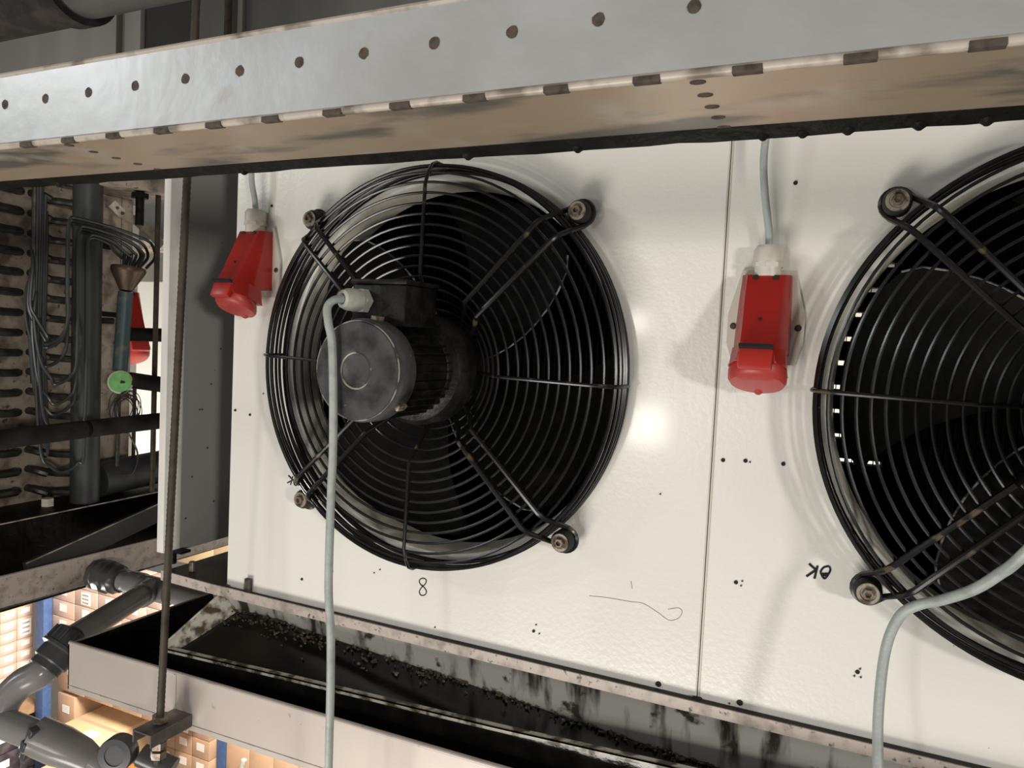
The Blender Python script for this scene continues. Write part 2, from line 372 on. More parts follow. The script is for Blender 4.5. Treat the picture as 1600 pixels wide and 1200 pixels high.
def stroke(t, pts, name='marker_writing', r=.0013, m='marker', label=None):
    pts = [(p[0], -.0003, p[2]) for p in pts]
    rings = []
    return MB().tube(smooth_path(pts, 5), r, 6).build(name, m, t, label)
def strokes(t, lists, name, r, m, label=None):
    b = MB()
    for pts in lists: b.tube(smooth_path([(p[0], -.0002, p[2]) for p in pts], 5), r, 6)
    return b.build(name, m, t, label)
strokes(P1, [[(-0.0118,0,-0.3037),(-0.0172,0,-0.2993),(-0.0175,0,-0.2948),(-0.0124,0,-0.2916),(-0.0072,0,-0.293),(-0.008,0,-0.2985),(-0.0148,0,-0.3061),(-0.0172,0,-0.3119),(-0.0144,0,-0.3159),(-0.0082,0,-0.3143),(-0.0059,0,-0.3089),(-0.0098,0,-0.3042),(-0.014,0,-0.3014)]], 'handwritten_eight', .0008, 'marker', 'handwritten 8 in black marker')
strokes(P1, [[(-0.255,0,-0.1765),(-0.2461,0,-0.1823)], [(-0.2461,0,-0.1823),(-0.2564,0,-0.188)], [(-0.2467,0,-0.177),(-0.2504,0,-0.1901)], [(-0.2366,0,-0.1758),(-0.2425,0,-0.1799),(-0.2444,0,-0.1841),(-0.2418,0,-0.1896),(-0.2349,0,-0.1878)]], 'handwritten_mark', .0011, 'marker', 'handwritten K beside the fan ring')
strokes(P2, [[(0.489,0,-0.189),(0.4867,0,-0.2036)], [(0.4801,0,-0.1881),(0.4873,0,-0.1934)], [(0.4871,0,-0.1942),(0.4785,0,-0.2026)]], 'handwritten_letter', .0014, 'marker', 'upside down handwritten K')
strokes(P2, [[(0.5006,0,-0.1874),(0.502,0,-0.1908),(0.5005,0,-0.1962),(0.4968,0,-0.2018),(0.4932,0,-0.1975),(0.4927,0,-0.194),(0.4956,0,-0.1895),(0.5002,0,-0.1874)], [(0.4934,0,-0.1971),(0.4998,0,-0.196)], [(0.4945,0,-0.1987),(0.499,0,-0.1979)]], 'handwritten_letter', .0012, 'marker', 'upside down handwritten O')
strokes(P1, [[(0.2293,0,-0.2712),(0.2533,0,-0.2692),(0.2818,0,-0.2686),(0.2977,0,-0.2679),(0.3162,0,-0.2753),(0.3298,0,-0.282),(0.341,0,-0.2775),(0.345,0,-0.2689),(0.3402,0,-0.2652),(0.3282,0,-0.2691)], [(0.2811,0,-0.2432),(0.2833,0,-0.2524)]], 'pencil_scribble', .00035, 'pencil')
MB().box((-0.3245,-0.004,-0.3595), (.012, .006, .026), None, .001).build('rusty_clip', 'rusthole', P1)
MB().box((0.3688,-0.002,-0.3689), (.011, .006, .006), None, .001).build('corner_clip', 'holeblack', P1)

# ------------------------------------------------------------------ casing and coil behind the panels
cas = thing('cooler_casing', 'black finned coil casing behind the white fan panels', 'cooler', (0.37, 0.25, ZB))
MB().span((-.36, .21, ZB + .004), (.452, .50, ZT - .004)).build('coil_core', 'coil', cas)
MB().span((.66, .21, ZB + .004), (1.10, .50, ZT - .004)).build('coil_core', 'coil', cas)
MB().span((.452, .21, ZB + .004), (.66, .235, -.1005)).build('coil_core', 'coil', cas)
for k in range(15):
    zb = -.0935 + .0326 * k
    MB().span((.452, .21, zb), (.66, .235, zb + .0262 if k < 14 else ZT - .004)).build('coil_row', 'coil', cas)
MB().span((.552, .236, ZB + .004), (.66, .27, ZT - .004)).build('coil_core', 'coil', cas)
f = MB()
for k in range(170):
    x = -.355 + 1.45 * k / 170
    f.span((x, .2, ZB + .01), (x + .0011, .21, ZT - .01))
f.build('coil_fins', 'coil', cas)

# ------------------------------------------------------------------ fans
def make_fan():
    t = thing('axial_fan', 'complete black axial fan with its motor left of the panel seam', 'fan', (0, 0, 0), 'axial fans of the cooler')
    UX, UZ = (1, 0, 0), (0, 0, 1)
    g = MB()
    g.ring((0, -.0062, 0), UX, UZ, .2630, .0040, 120, 10)
    for r, d, w in [(.2652, .016, .0021), (.2648, .024, .0021), (.2637, .035, .0022), (.2612, .0455, .0026)]: g.ring((0, -d, 0), UX, UZ, r, w, 120, 6)
    k = 0; r = .2505
    while r > .072:
        d = .056 if r > .245 else (.062 if r > .118 else .062 - (.118 - r) * 1.0)
        g.ring((0, -d, 0), UX, UZ, r, .00185, 96, 6); r -= .0132
    g.build('wire_guard', 'blackwire', t)
    for a in (0, PI / 2, PI, 3 * PI / 2):
        a += math.radians(-1.2); c, s = math.cos(a), math.sin(a)
        path = [(.264, .004), (.2672, .012), (.2668, .040), (.262, .050), (.25, .0585), (.235, .0640), (.125, .0640), (.118, .062), (.066, .012)]
        MB().tube([(r * c, -d, r * s) for r, d in path], .0024, 8).build('guard_spoke', 'rustwire', t)
    # rod struts: a bent rod wraps a rubber bush at each corner and runs in to the motor foot
    for sx, sz in ((1, 1), (1, -1), (-1, 1), (-1, -1)):
        e = V(sx, 0, sz).normalized(); nrm = V(-e.z, 0, e.x)
        bc = V(.2 * sx, -.018, .2 * sz); br = .0145
        pts = [e * .062 - nrm * .011 + V(0, -.02, 0), e * .098 - nrm * .0115 + V(0, -.05, 0), e * .11 - nrm * .012 + V(0, -.066, 0), e * .242 - nrm * .0145 + V(0, -.067, 0), e * .252 - nrm * .0145 + V(0, -.061, 0), e * .275 - nrm * br + V(0, -.022, 0)]
        arc = [bc + (e * math.sin(b) - nrm * math.cos(b)) * br for b in [PI * i / 10 for i in range(11)]]
        back = [V(p) - nrm * (2 * V(p).dot(nrm)) for p in pts[::-1]]
        st = MB().tube(pts + arc + back, .0034, 8).build('support_strut', 'rustwire', t)
        MB().lathe([(.0128, .012), (.0138, .016), (.0138, .032), (.0118, .036), (.006, .036)], (.2 * sx, 0, .2 * sz), (0, -1, 0), 24).build('rubber_bush', 'rubber', st)
        MB().lathe([(.0035, 0), (.0035, .0365), (.0108, .0365), (.0112, .0375), (.0108, .0382), (.0078, .0382), (.0074, .0370)], (.2 * sx, 0, .2 * sz), (0, -1, 0), 24).build('washer', 'washer', st)
        MB().lathe([(.0062, .037), (.0062, .0415), (.0052, .0424), (.0034, .0424), (.0030, .0385), (.0001, .0385)], (.2 * sx, 0, .2 * sz), (0, -1, 0), 6).build('bolt_head', 'bolt', st)
    # motor
    mo = MB().lathe([(.072, .03), (.072, .058), (.066, .066), (.055, .068), (.052, .07), (.052, .166), (.0525, .168)], (0, 0, 0), (0, -1, 0), 48).build('motor', 'motor', t)
    fi = MB()
    for k in range(32):
        a = 2 * PI * k / 32; c, s = math.cos(a), math.sin(a)
        if 55 < math.degrees(a) < 125: continue
        fi.box((.0535 * c, -.113, .0535 * s), (.009, .09, .0014), Euler((0, -a, 0)).to_matrix())
    fi.build('cooling_fins', 'motor', mo)
    MB().lathe([(.054, .153), (.0590, .1535), (.0600, .157), (.0598, .177), (.058, .183), (.055, .1868), (.022, .1880), (.02, .1868), (.001, .1868)], (0, 0, 0), (0, -1, 0), 56).build('fan_cowl', 'cap', mo, 'grey round end cover of the motor')
    MB().ring((0, -.1872, 0), UX, UZ, .0205, .0012, 40, 6).ring((0, -.1850, 0), UX, UZ, .0566, .0009, 64, 6).build('cowl_ring', 'caprim', mo, 'bare worn ring on the end cover')
    for a in (80, 200, 320):
        a = math.radians(a)
        MB().box((.0610 * math.cos(a), -.164, .0610 * math.sin(a)), (.006, .016, .008), Euler((0, -a, 0)).to_matrix(), .001).build('cowl_lug', 'washer', mo)
    tb = MB().span((-.040, -.146, .052), (.036, -.075, .101), .003).build('terminal_box', 'motor', mo)
    MB().span((-.042, -.148, .101), (.038, -.073, .107), .002).build('box_lid', 'motor', mo)
    gx, gz = -.024, .081
    gm = MB(); gm.hexa((gx, -.146, gz), (gx, -.157, gz), .0155)
    gm.lathe([(.0135, 0), (.0135, .004), (.0128, .016), (.0105, .022), (.0068, .0235), (.0062, .019)], (gx, -.156, gz), (-.25, -1, 0), 24)
    gm.build('cable_gland', 'gland', mo, 'pale grey cable gland')
    # rotor
    MB().lathe([(.001, -.06), (.06, -.058), (.066, -.05), (.066, .01), (.05, .02), (.02, .028)], (0, 0, 0), (0, -1, 0), 40).build('hub', 'motor', t)
    for k in range(4):
        base = math.radians(90 * k)
        rows = []; edge = []
        for i in range(9):
            u = i / 8; r = .062 + (.2425 - .062) * u
            a0 = math.radians(13 + 28 * u ** 1.15) ; a1 = a0 + math.radians(66 - 8 * u)
            row = []
            for j in range(9):
                v = j / 8; a = base + a0 + (a1 - a0) * v
                rr = r
                if i == 8: rr = r - .010 * (abs(2 * v - 1) ** 4)
                y = .004 + .052 * v + .006 * math.sin(PI * v)
                row.append((rr * math.cos(a), y, rr * math.sin(a)))
            rows.append(row); edge.append(row[0])
        bl = MB().sheet(rows, (0, .0022, 0)).build('blade', 'blade', t)
        MB().tube(edge, .0012, 6).build('blade_edge', 'bladeedge', bl)
    return t
fan = make_fan()
fan2 = dup(fan); fan2.location = (.7397, 0, 0)
fan2['label'] = 'black axial fan cut off by the right edge of the picture'
for ch in fan2.children:
    if ch.name.startswith(('blade', 'hub')): ch.rotation_euler.y = math.radians(-14)

# cables of the motors
tag(MB().tube(smooth_path([(-.028, -.170, .081), (-.034, -.186, .079), (-.0375, -.194, .070), (-.033, -.197, .052), (-.0275, -.1965, .03), (-.024, -.196, -.02), (-.022, -.195, -.09), (-.0225, -.195, -.15), (-.0215, -.195, -.25), (-.0165, -.195, -.30), (-.014, -.195, -.36), (-.013, -.195, -.43), (-.015, -.19, -.60)], 8), .0048, 12).build('power_cable', 'cable'),
    'grey cable hanging from the motor of the complete fan', 'cable', 'motor cables')
tag(MB().tube(smooth_path([(.712, -.178, .081), (.704, -.196, .070), (.698, -.198, .040), (.690, -.190, -.03)] + [(0.6462,-0.165,-0.1108),(0.6324,-0.15,-0.134),(0.6172,-0.135,-0.1541),(0.5962,-0.115,-0.1731),(0.5823,-0.105,-0.1823),(0.5686,-0.1,-0.1944),(0.5602,-0.1,-0.2126),(0.5558,-0.1,-0.2358),(0.5539,-0.105,-0.2652),(0.5539,-0.11,-0.3002),(0.5562,-0.12,-0.3378),(0.5604,-0.135,-0.3892)], 8), .0048, 12).build('power_cable', 'cable'),
    'grey cable curving down across the rim of the cropped fan', 'cable', 'motor cables')

# ------------------------------------------------------------------ red wall sockets
def make_socket():
    t = thing('wall_socket', 'red wall socket seen from its side, left of the complete fan', 'socket', (0, 0, 0), 'red industrial sockets')
    hexp = [(-.028, .006), (.028, .006), (.041, -.043), (.041, -.076), (.034, -.098), (-.034, -.098), (-.041, -.076), (-.041, -.043)]
    MB().prism([(x, -.0005, z) for x, z in hexp], (0, -.0045, 0)).build('back_plate', 'plate', t)
    for s in (-1, 1):
        MB().lathe([(.0036, 0), (.0036, .001), (.0024, .002)], (.0345 * s, -.005, -.057), (0, -1, 0), 12).build('mounting_screw', 'screw', t)
    def ring(z0, yb, yf, z1, w, fl, ch):
        # back edge at (yb, z0), front edge at (yf, z1); front is chamfered to width fl
        def p(x, q): return (x, -(yb + (yf - yb) * q), z0 + (z1 - z0) * q)
        return [p(-w, 0), p(-w, .55), p(-w, 1 - ch), p(-fl, 1), p(fl, 1), p(w, 1 - ch), p(w, .55), p(w, 0)]
    b = MB()
    b.loft([ring(-.002, .004, .022, -.003, .0245, .018, .3), ring(-.0005, .004, .0255, -.001, .0255, .0195, .3), ring(-.03, .004, .041, -.03, .0265, .019, .35),
            ring(-.060, .004, .058, -.060, .027, .0175, .38), ring(-.088, .004, .0715, -.082, .027, .017, .40)])
    b.build('housing', 'red', t)
    b2 = MB()
    b2.loft([ring(-.084, .0275, .070, -.080, .0268, .017, .4), ring(-.108, .0265, .0745, -.092, .0285, .019, .35), ring(-.112, .026, .0735, -.0955, .0295, .021, .3)])
    b2.build('socket_sleeve', 'red', t)
    n = 28
    def disc(q, s, dz):
        cy, cz = .0485, -.107 - dz
        return [(.0296 * s * math.cos(2 * PI * i / n), -(cy + .0265 * s * math.sin(2 * PI * i / n)), cz + .0115 * s * math.sin(2 * PI * i / n)) for i in range(n)]
    ld = MB(); ld.loft([disc(0, 1.0, -.002), disc(0, 1.03, .001), disc(0, 1.02, .0085), disc(0, .93, .0125), disc(0, .5, .0140)])
    ld.lathe([(.0055, 0), (.0045, .004), (.002, .006)], (0, -.030, -.1255), (0, .25, -1), 12)
    ld = ld.build('lid', 'redlid', t, 'lighter red round lid')
    MB().box((0, -.0752, -.0925), (.034, .009, .022), Euler((math.radians(-22), 0, 0)).to_matrix(), .002).build('lid_clip', 'redlight', ld)
    MB().box((0, -.0765, -.0795), (.034, .006, .0035), Euler((math.radians(-30), 0, 0)).to_matrix()).build('hinge_slot', 'holeblack', t)
    for s in (-1, 1):
        MB().lathe([(.0034, 0), (.0032, .0014), (.002, .0016)], (.0105 * s, -.0268, -.0045), (0, -1, .5), 12).build('cover_screw', 'screw', t)
    MB().box((0, -.053, -.050), (.003, .0015, .003), Euler((math.radians(-30), 0, PI / 4)).to_matrix()).build('cover_mark', 'screw', t)
    gl = MB(); gl.cyl((0, -.0145, -.002), (0, -.0145, .009), .0145, 20)
    gl.cyl((0, -.0145, .008), (0, -.0145, .013), .0165, 8); gl.lathe([(.0160, 0), (.0160, .014), (.0125, .019), (.0055, .0195)], (0, -.0145, .013), (0, 0, 1), 12)
    gl.build('cable_gland', 'glandw', t, 'white cable gland')
    return t
sock = make_socket(); sock.location = (-.321, 0, .1885)
sock2 = dup(sock); sock2.location = (.418, 0, .1275); sock2['label'] = 'red wall socket seen from the front, between the two fans'
sock3 = dup(sock); sock3.location = (-2.055, 1.10, .165); sock3.rotation_euler.z = math.radians(78); sock3.scale = (2.0, 2.0, 2.15); sock3['label'] = 'distant red socket half hidden behind the dark pipe in the left gap'
def hang(pts, label):
    return tag(MB().tube(smooth_path(pts, 8), .0042, 10).build('socket_cable', 'cable'), label, 'cable', 'cables feeding the red sockets')
hang([(-.321, -.0145, .215), (-.322, -.016, .235), (-.326, -.02, .27), (-.327, -.02, .34), (-.325, -.02, .39)], 'short grey cable rising from the side-on red socket')
hang([(.418, -.0145, .155), (.4165, -.016, .175), (.4105, -.022, .215), (.4075, -.026, .25), (.409, -.028, .29), (.411, -.025, .39)], 'grey cable rising from the front-facing red socket')
tag(MB().span((-2.14, 1.02, -.75), (-2.06, 1.18, .5), .004).build('far_post', 'white'), 'pale post behind the neighbouring coil that carries the distant red socket', 'post')

# ------------------------------------------------------------------ base rail, side cover
rail = thing('base_rail', 'dirty steel ledge carrying the white panels along their lower edge', 'rail', (0, 0, -.377))
lx = [(-.5065, -.3625, -.3790), (-.40, -.3655, -.3810), (0, -.368, -.3815), (.6, -.368, -.3810), (1.2, -.3685, -.3815)]
MB().sheet([[(x, -.012, a) for x, a, b in lx], [(x, -.012, b) for x, a, b in lx]], (0, .0025, 0)).build('front_lip', 'rail', rail)
MB().span((-.366, -.0095, -.3690), (1.112, -.0006, -.3675)).build('gap_shadow_strip', 'rubber', rail, 'thin black strip for the shaded gap')  # black strip stands in for shade in the gap under the panels
MB().span((-.5065, -.0095, -.3665), (-.366, .235, -.3650)).span((-.366, -.0095, -.3765), (1.2, .2, -.3745)).build('ledge_plate', 'railtop', rail, 'dark stained top of the ledge')
MB().lathe([(.0055, 0), (.0055, .014), (.0045, .016)], (-0.467,0.0161,-0.364), (0, 0, 1), 12).build('bolt', 'bolt', rail)
MB().lathe([(.006, 0), (.006, .034)], (-0.5257,0.0285,-0.364), (0, 0, 1), 12).build('rail_stud', 'grime', rail)
MB().box((-.487, .012, -.333), (.020, .020, .004)).build('stud_plate', 'grime', rail)

cov = thing('side_cover', 'tall pale grey sheet cover standing upright left of the white panel', 'cover', (-.51, .2, -.34))
pro = [(-.533, .035), (-.533, .002), (-.531, 0), (-.519, 0), (-.5175, .001)]
MB().sheet([[(x, y, -.3385) for x, y in pro], [(x, y, .42) for x, y in pro]], (.0015, .0015, 0)).build('front_edge', 'coverface', cov, 'white folded front edge')
MB().sheet([[(x, y, -.337) for x, y in [(-.5172, .001), (-.506, .006), (-.5015, .011), (-.500, .017)]], [(x, y, .42) for x, y in [(-.5172, .001), (-.506, .006), (-.5015, .011), (-.500, .017)]]], (.0012, .0012, 0)).build('edge_seal', 'seal', cov, 'grey sealing strip along the edge')
MB().span((-.501, .017, -.335), (-.499, .46, .42)).build('side_sheet', 'cover', cov)
for p in [(-0.4985,0.0767,-0.0562),(-0.4985,0.0529,-0.0993),(-0.4985,0.0718,-0.1673),(-0.4985,0.0961,0.005),(-0.4985,0.0401,-0.2132),(-0.4985,0.0892,-0.2635),(-0.4985,0.0585,-0.0997),(-0.4985,0.0287,-0.2826)]: MB().box(p, (.0014, .003, .003)).build('paint_chip', 'rusthole', cov)

# ------------------------------------------------------------------ drip trays
slope = (.4763 - .4629) / (.1578 + .6075)
def tz(x, z): return z + (x + .6075) * slope
tray = thing('drip_tray', 'stainless steel drip tray hanging below the white panels in front', 'tray', (0.2, .1, -.55))
XL, XR, YF, YR, ZT0, ZB0 = -.6075, 1.25, -.1, .56, -.4763, -.5515
def bar(b, x0, x1, y0, y1, z0, z1):
    return b.loft([[(x, y0, tz(x, z0)), (x, y1, tz(x, z0)), (x, y1, tz(x, z1)), (x, y0, tz(x, z1))] for x in (x0, x1)])
b = MB(); bar(b, XL, XR, YF, YF + .0025, ZB0, ZT0); b.build('front_wall', 'steel', tray)
b = MB(); b.tube([(XL, YF + .003, tz(XL, ZT0)), (XR, YF + .003, tz(XR, ZT0))], .0035, 10); b.build('rolled_top_edge', 'steel', tray, 'bright rolled top edge')
b = MB(); bar(b, XL, XL + .0025, YF, YR, ZB0, ZT0); b.build('end_wall', 'steel', tray)
b = MB(); bar(b, XL, XR, YF, YR, ZB0 - .002, ZB0); b.build('bottom_sheet', 'steel', tray)
b = MB(); bar(b, XL, XR, YR, YR + .0025, ZB0, ZT0); b.build('rear_wall', 'steel', tray)
b = MB(); bar(b, XL + .003, XR, YF + .003, YF + .004, ZB0 + .004, ZT0 - .002); bar(b, XL + .003, XL + .004, YF + .003, YR, ZB0 + .004, ZT0 - .002); bar(b, XL + .003, XR, YF + .003, YR, ZB0 + .002, ZB0 + .006)
b.build('wet_lining', 'wet', tray, 'black wet inside')
b = MB(); bar(b, -.372, -.366, YF - .0012, YF, ZB0, ZT0); b.build('joint_strip', 'steel', tray)
b = MB(); bar(b, XL, XR, YF - .0008, YF, ZB0 + .006, ZB0 + .0068); b.build('fold_line', 'rail', tray)

inn = thing('inner_tray', 'shallow filthy inner tray full of dark water under the panels', 'tray', (.2, -.02, -.45))
fr = [(-0.4303,-0.06,-0.4594),(-0.2042,-0.06,-0.4487),(-0.0089,-0.06,-0.4406),(0.1412,-0.06,-0.4341),(0.2734,-0.06,-0.4269),(0.3907,-0.06,-0.4205),(0.5785,-0.06,-0.4113),(0.8229,-0.06,-0.4004),(1.0705,-0.06,-0.3894)]
rb = [(-0.4161,0.02,-0.4183),(-0.3298,0.02,-0.4098),(-0.2265,0.02,-0.4166),(0.0228,0.02,-0.4317),(0.299,0.02,-0.4505),(0.4519,0.02,-0.4586),(0.6461,0.02,-0.4673),(0.9008,0.02,-0.4784),(1.1616,0.02,-0.4902)]
def lerp(a, b, t): return tuple(a[i] + (b[i] - a[i]) * t for i in range(3))
def along(P, t):
    k = min(int(t * (len(P) - 1)), len(P) - 2); return lerp(P[k], P[k + 1], t * (len(P) - 1) - k)
N = 48
F = [along(fr, i / N) for i in range(N + 1)]; Rr = [along(rb, i / N) for i in range(N + 1)]
MB().sheet([[(p[0], p[1], p[2] - .010) for p in F], Rr], (0, 0, -.003)).build('dark_water', 'murk', inn, 'dark standing water')
MB().sheet([[(p[0], p[1] - .004, p[2]) for p in F], [(p[0], p[1] + .005, p[2]) for p in F]], (0, 0, -.0022)).sheet([[(p[0], p[1] - .004, p[2]) for p in F], [(p[0], p[1] - .004, p[2] - .006) for p in F]], (0, .002, 0)).build('front_rim', 'scum', inn, 'dirty white front rim')
MB().sheet([[(p[0], p[1] - .0035, p[2] - .006) for p in F], [(p[0], p[1] - .002, p[2] - .06) for p in F]], (0, .002, 0)).build('front_wall', 'wet', inn)
MB().sheet([[(p[0], .022, p[2] - .004) for p in Rr], [(p[0], .008, -.3745) for p in Rr]], (0, .002, 0)).build('rear_wall', 'streak', inn, 'grey rear wall with dark vertical streaks')
a, d = V(F[0]), V(Rr[0])
MB().sheet([[a + V(.006, 0, -.010), d + V(.052, 0, .0)], [a + V(-.008, 0, .004), (-.392, .02, -.380)]], (-.002, 0, 0)).build('end_wall', 'scum', inn)
MB().tube([a + V(-.008, 0, .004), (-.392, .02, -.380)], .0022, 8).build('end_lip', 'scum', inn)
sl = MB()
for i in range(420):
    t = (random.random() ** .8) * .72; q = along(rb, t); w = random.random()
    k = abs(random.gauss(0, .55)); fz = along(fr, t)
    off = min(k * .35, .9)
    p = lerp((q[0], q[1] - .002, q[2] + .002), (fz[0], fz[1], fz[2] - .008), off if t < .35 else off * .55)
    s = random.uniform(.0012, .0042)
    sl.box((p[0], p[1], p[2]), (s * random.uniform(1, 3), s, s * .8), Euler((random.random(), random.random(), random.random() * 3)).to_matrix(), s * .25)
o = sl.build('sludge', 'sludge', inn, 'flakes of brown sludge along the rear wall'); o['kind'] = 'stuff'

# ------------------------------------------------------------------ hanging rod and its channel
rodt = thing('threaded_rod', 'rusty threaded rod hanging before the side cover down to the channel', 'rod', (-0.3517,-0.14,-0.5208))
r0, r1 = V((-0.3229,-0.14,0.246)), V((-0.3516,-0.14,-0.5236))
dv = (r0 - r1).normalized()
rp = [r1 - dv * .06 + (r0 + dv * .75 - (r1 - dv * .06)) * (i / 420) for i in range(421)]
MB().tube(rp, [.0050 if i % 2 else .0055 for i in range(421)], 10).build('rod', 'rod', rodt)
MB().hexa(r1 + dv * .003, r1 + dv * .012, .011).build('nut', 'bolt', rodt)
MB().hexa(r1 - dv * .036, r1 - dv * .026, .011).hexa(r1 - dv * .05, r1 - dv * .04, .011).build('nut', 'bolt', rodt)
ch = thing('support_channel', 'short steel channel under the drip tray held by the rusty rod', 'bracket', (r1.x, r1.y + .05, r1.z - .02))
cw = .018; cy0, cy1 = r1.y - .03, .3
zt = r1.z
MB().span((r1.x - cw, cy0, zt - .0025), (r1.x + cw * 1.05, cy1, zt), .0008).build('channel_web', 'channel', ch)
MB().span((r1.x - cw, cy0, zt - .018), (r1.x - cw + .0025, cy1, zt - .001)).build('channel_flange', 'channel', ch)
MB().span((r1.x + cw * 1.05 - .0025, cy0, zt - .018), (r1.x + cw * 1.05, cy1, zt - .001)).build('channel_flange', 'channel', ch)

# ------------------------------------------------------------------ neighbouring cooler, seen end on
nb = thing('coil_end', 'stained end plate of the neighbouring cooler with its return bends', 'cooler', (-1.2, .3, -.38))
MB().span((-1.204, -.5, -.41), (-1.2, .437, .46)).build('end_plate', 'endplate', nb)
MB().span((-1.204, .4385, -.41), (-1.199, .470, .46)).build('plate_flange', 'endplate', nb)
MB().span((-1.21, .4365, -.41), (-1.2035, .439, .46)).build('plate_seam', 'seam', nb)
rows = [.323 - .0447 * k for k in range(-2, 16)]
for i, z in enumerate(rows):
    # hairpin bend, elbow stub, header stub
    MB().tube([(-1.2, .100, z + .002), (-1.182, .103, z + .002), (-1.174, .111, z + .002), (-1.172, .138, z), (-1.174, .166, z), (-1.182, .174, z), (-1.2, .177, z)], .0085, 8).build('return_bend', 'copper', nb)
    MB().tube([(-1.2, -.035, z + .022), (-1.162, -.03, z + .022), (-1.147, .0, z + .022), (-1.162, .045, z + .022), (-1.2, .05, z + .022)], .0085, 8).build('return_bend', 'copper', nb)
    MB().tube([(-1.2, .208, z + .001), (-1.178, .210, z), (-1.168, .217, z - .004), (-1.163, .230, z - .010)], .0085, 8).build('tube_elbow', 'copper', nb)
    MB().tube([(-1.2, .240, z - .008), (-1.175, .243, z - .010), (-1.160, .250, z - .011), (-1.138, .275, z - .013)], .0080, 8).build('header_stub', 'copper', nb)
hd = MB().tube([(-1.115, .289, -.381), (-1.115, .285, .46)], .031, 24).build('header_pipe', 'header', nb)
# capillary tubes: from the distributor cone, over, down, hanging loop, up to the rows
top = V(-1.085, .368, .180)
loops = [-.012, -.02, -.062, -.10, -.145, -.17, -.215, -.30]
for k, zl in enumerate(loops):
    u = k / (len(loops) - 1)
    yd = .206 + .052 * u; ztop = .262 - .036 * u; yup = .150 + .020 * u; yr = .44 - .075 * u
    xk = -1.066 - .012 * (k % 3)
    p = [(xk, .352 + .052 * (1 - u), .178), (xk, yr - .012, .205), (xk, yr - .018, ztop - .030), (xk, yr - .04, ztop - .016), (xk, (yr + yd) / 2, ztop - .002), (xk, yd + .018, ztop + .006), (xk, yd + .004, ztop), (xk, yd, ztop - .022),
         (xk, yd, .12), (xk, yd + .002, zl + .06), (xk - .01, yd - .006, zl + .018), (xk - .018, yd - .035, zl), (xk - .026, yup + .03, zl + .014), (xk - .034, yup + .010, zl + .055), (xk - .040, yup, .08 + zl * .4), (xk - .045, yup + .008, .16 - .02 * k), (-1.14, yup + .022, .20 - .045 * k)]
    MB().tube(smooth_path(p, 6), .0036, 8).build('capillary_tube', 'capil', nb)
for k in range(5):
    y = .176 + .0052 * k
    MB().tube(smooth_path([(-1.128 + .004 * (k % 2), y, .40 - .03 * k), (-1.126, y, .2), (-1.127, y - .002 + .002 * (k % 2), 0), (-1.126, y + .003, -.12), (-1.13, y + .012, -.20 - .015 * k)], 6), .0040, 8).build('feed_tube', 'capil', nb)
MB().tube([(-1.13, .172, .40), (-1.13, .174, -.1)], .006, 10).build('feed_tube', 'copper', nb)
di = MB().lathe([(.010, 0), (.0155, .002), (.0155, .004), (.037, .044), (.039, .050), (.0375, .057), (.03, .058)], (-1.072, .354, .118), (0, .12, 1), 24).build('distributor_cone', 'cone', nb, 'brown distributor cone')
MB().cyl((-1.075, .345, -.072), (-1.072, .354, .116), .0165, 24).build('distributor_body', 'teal', nb, 'dark wrapped distributor pipe')
MB().tube([(-1.075, .345, -.072), (-1.076, .343, -.30)], .0045, 8).build('equaliser_tube', 'copper', nb)
for (y, z, L) in ((.334, .222, .022), (.345, .046, .026)):
    MB().tube([(-1.115, y - .028, z), (-1.12, y + .012, z)], .0075, 10).build('pipe_stub', 'rubber', nb)
MB().tube([(-1.18, .358, .064), (-1.09, .36, .060)], .006, 8).build('pipe_stub', 'rubber', nb)
MB().lathe([(.011, 0), (.011, .012)], (-1.2, .36, .066), (1, 0, 0), 12).build('plate_bolt', 'rubber', nb)
for (y, z) in ((.376, .345), (.358, .335)): MB().lathe([(.008, 0), (.006, .006)], (-1.2, y, z), (1, 0, 0), 10).build('plate_bolt', 'rubber', nb)
st = MB(); w = .010
pp = [V(p) for p in ([(-1.17,0.3966,0.3352),(-1.17,0.429,0.3159)], [(-1.12,0.4153,0.2934),(-1.12,0.4412,0.2755)], (-1.05,0.4102,0.2387))] if False else [V(-1.185, .398, .336), V(-1.182, .425, .315), V(-1.13, .425, .296), V(-1.10, .437, .272), V(-1.06, .442, .236)]
st.loft([[p + V(0, .008, .007), p + V(.003, .008, .009), p + V(.003, -.008, -.007), p + V(0, -.008, -.009)] for p in pp])
st.build('strap_bracket', 'strap', nb, 'pale bent strap bracket')
MB().lathe([(.004, 0), (.003, .003)], (-1.178, .409, .327), (1, 0, 0), 10).lathe([(.005, 0), (.004, .003)], (-1.176, .422, .316), (1, 0, 0), 10).build('strap_bolt', 'bolt', nb)
gd = MB().lathe([(.027, 0), (.0275, .004), (.0255, .006)], (-1.06, .335, -.097), (1, -.75, .08), 32).build('green_disc', 'cream', nb, 'green round disc with a pale rim')
MB().lathe([(.0245, .0055), (.0235, .0072), (.004, .0075)], (-1.06, .335, -.097), (1, -.75, .08), 32).build('disc_face', 'green', gd)
MB().tube([V(-1.06, .335, -.097) + V(.006, -.0045, .001) * 1.1, V(-1.048, .352, -.098)], .0035, 8).build('disc_slot', 'cone', gd)
cb = MB()
for k in range(9):
    R = .030 + .002 * (k % 4); c0 = V(-1.07 + .004 * k, .345 + random.uniform(-.006, .006), -.165 + random.uniform(-.01, .008))
    cb.tube([c0 + V(.004 * math.sin(a * 2 + k), R * math.cos(a), R * 1.25 * math.sin(a)) for a in [2 * PI * i / 28 for i in range(28)]], .0011, 5, True)
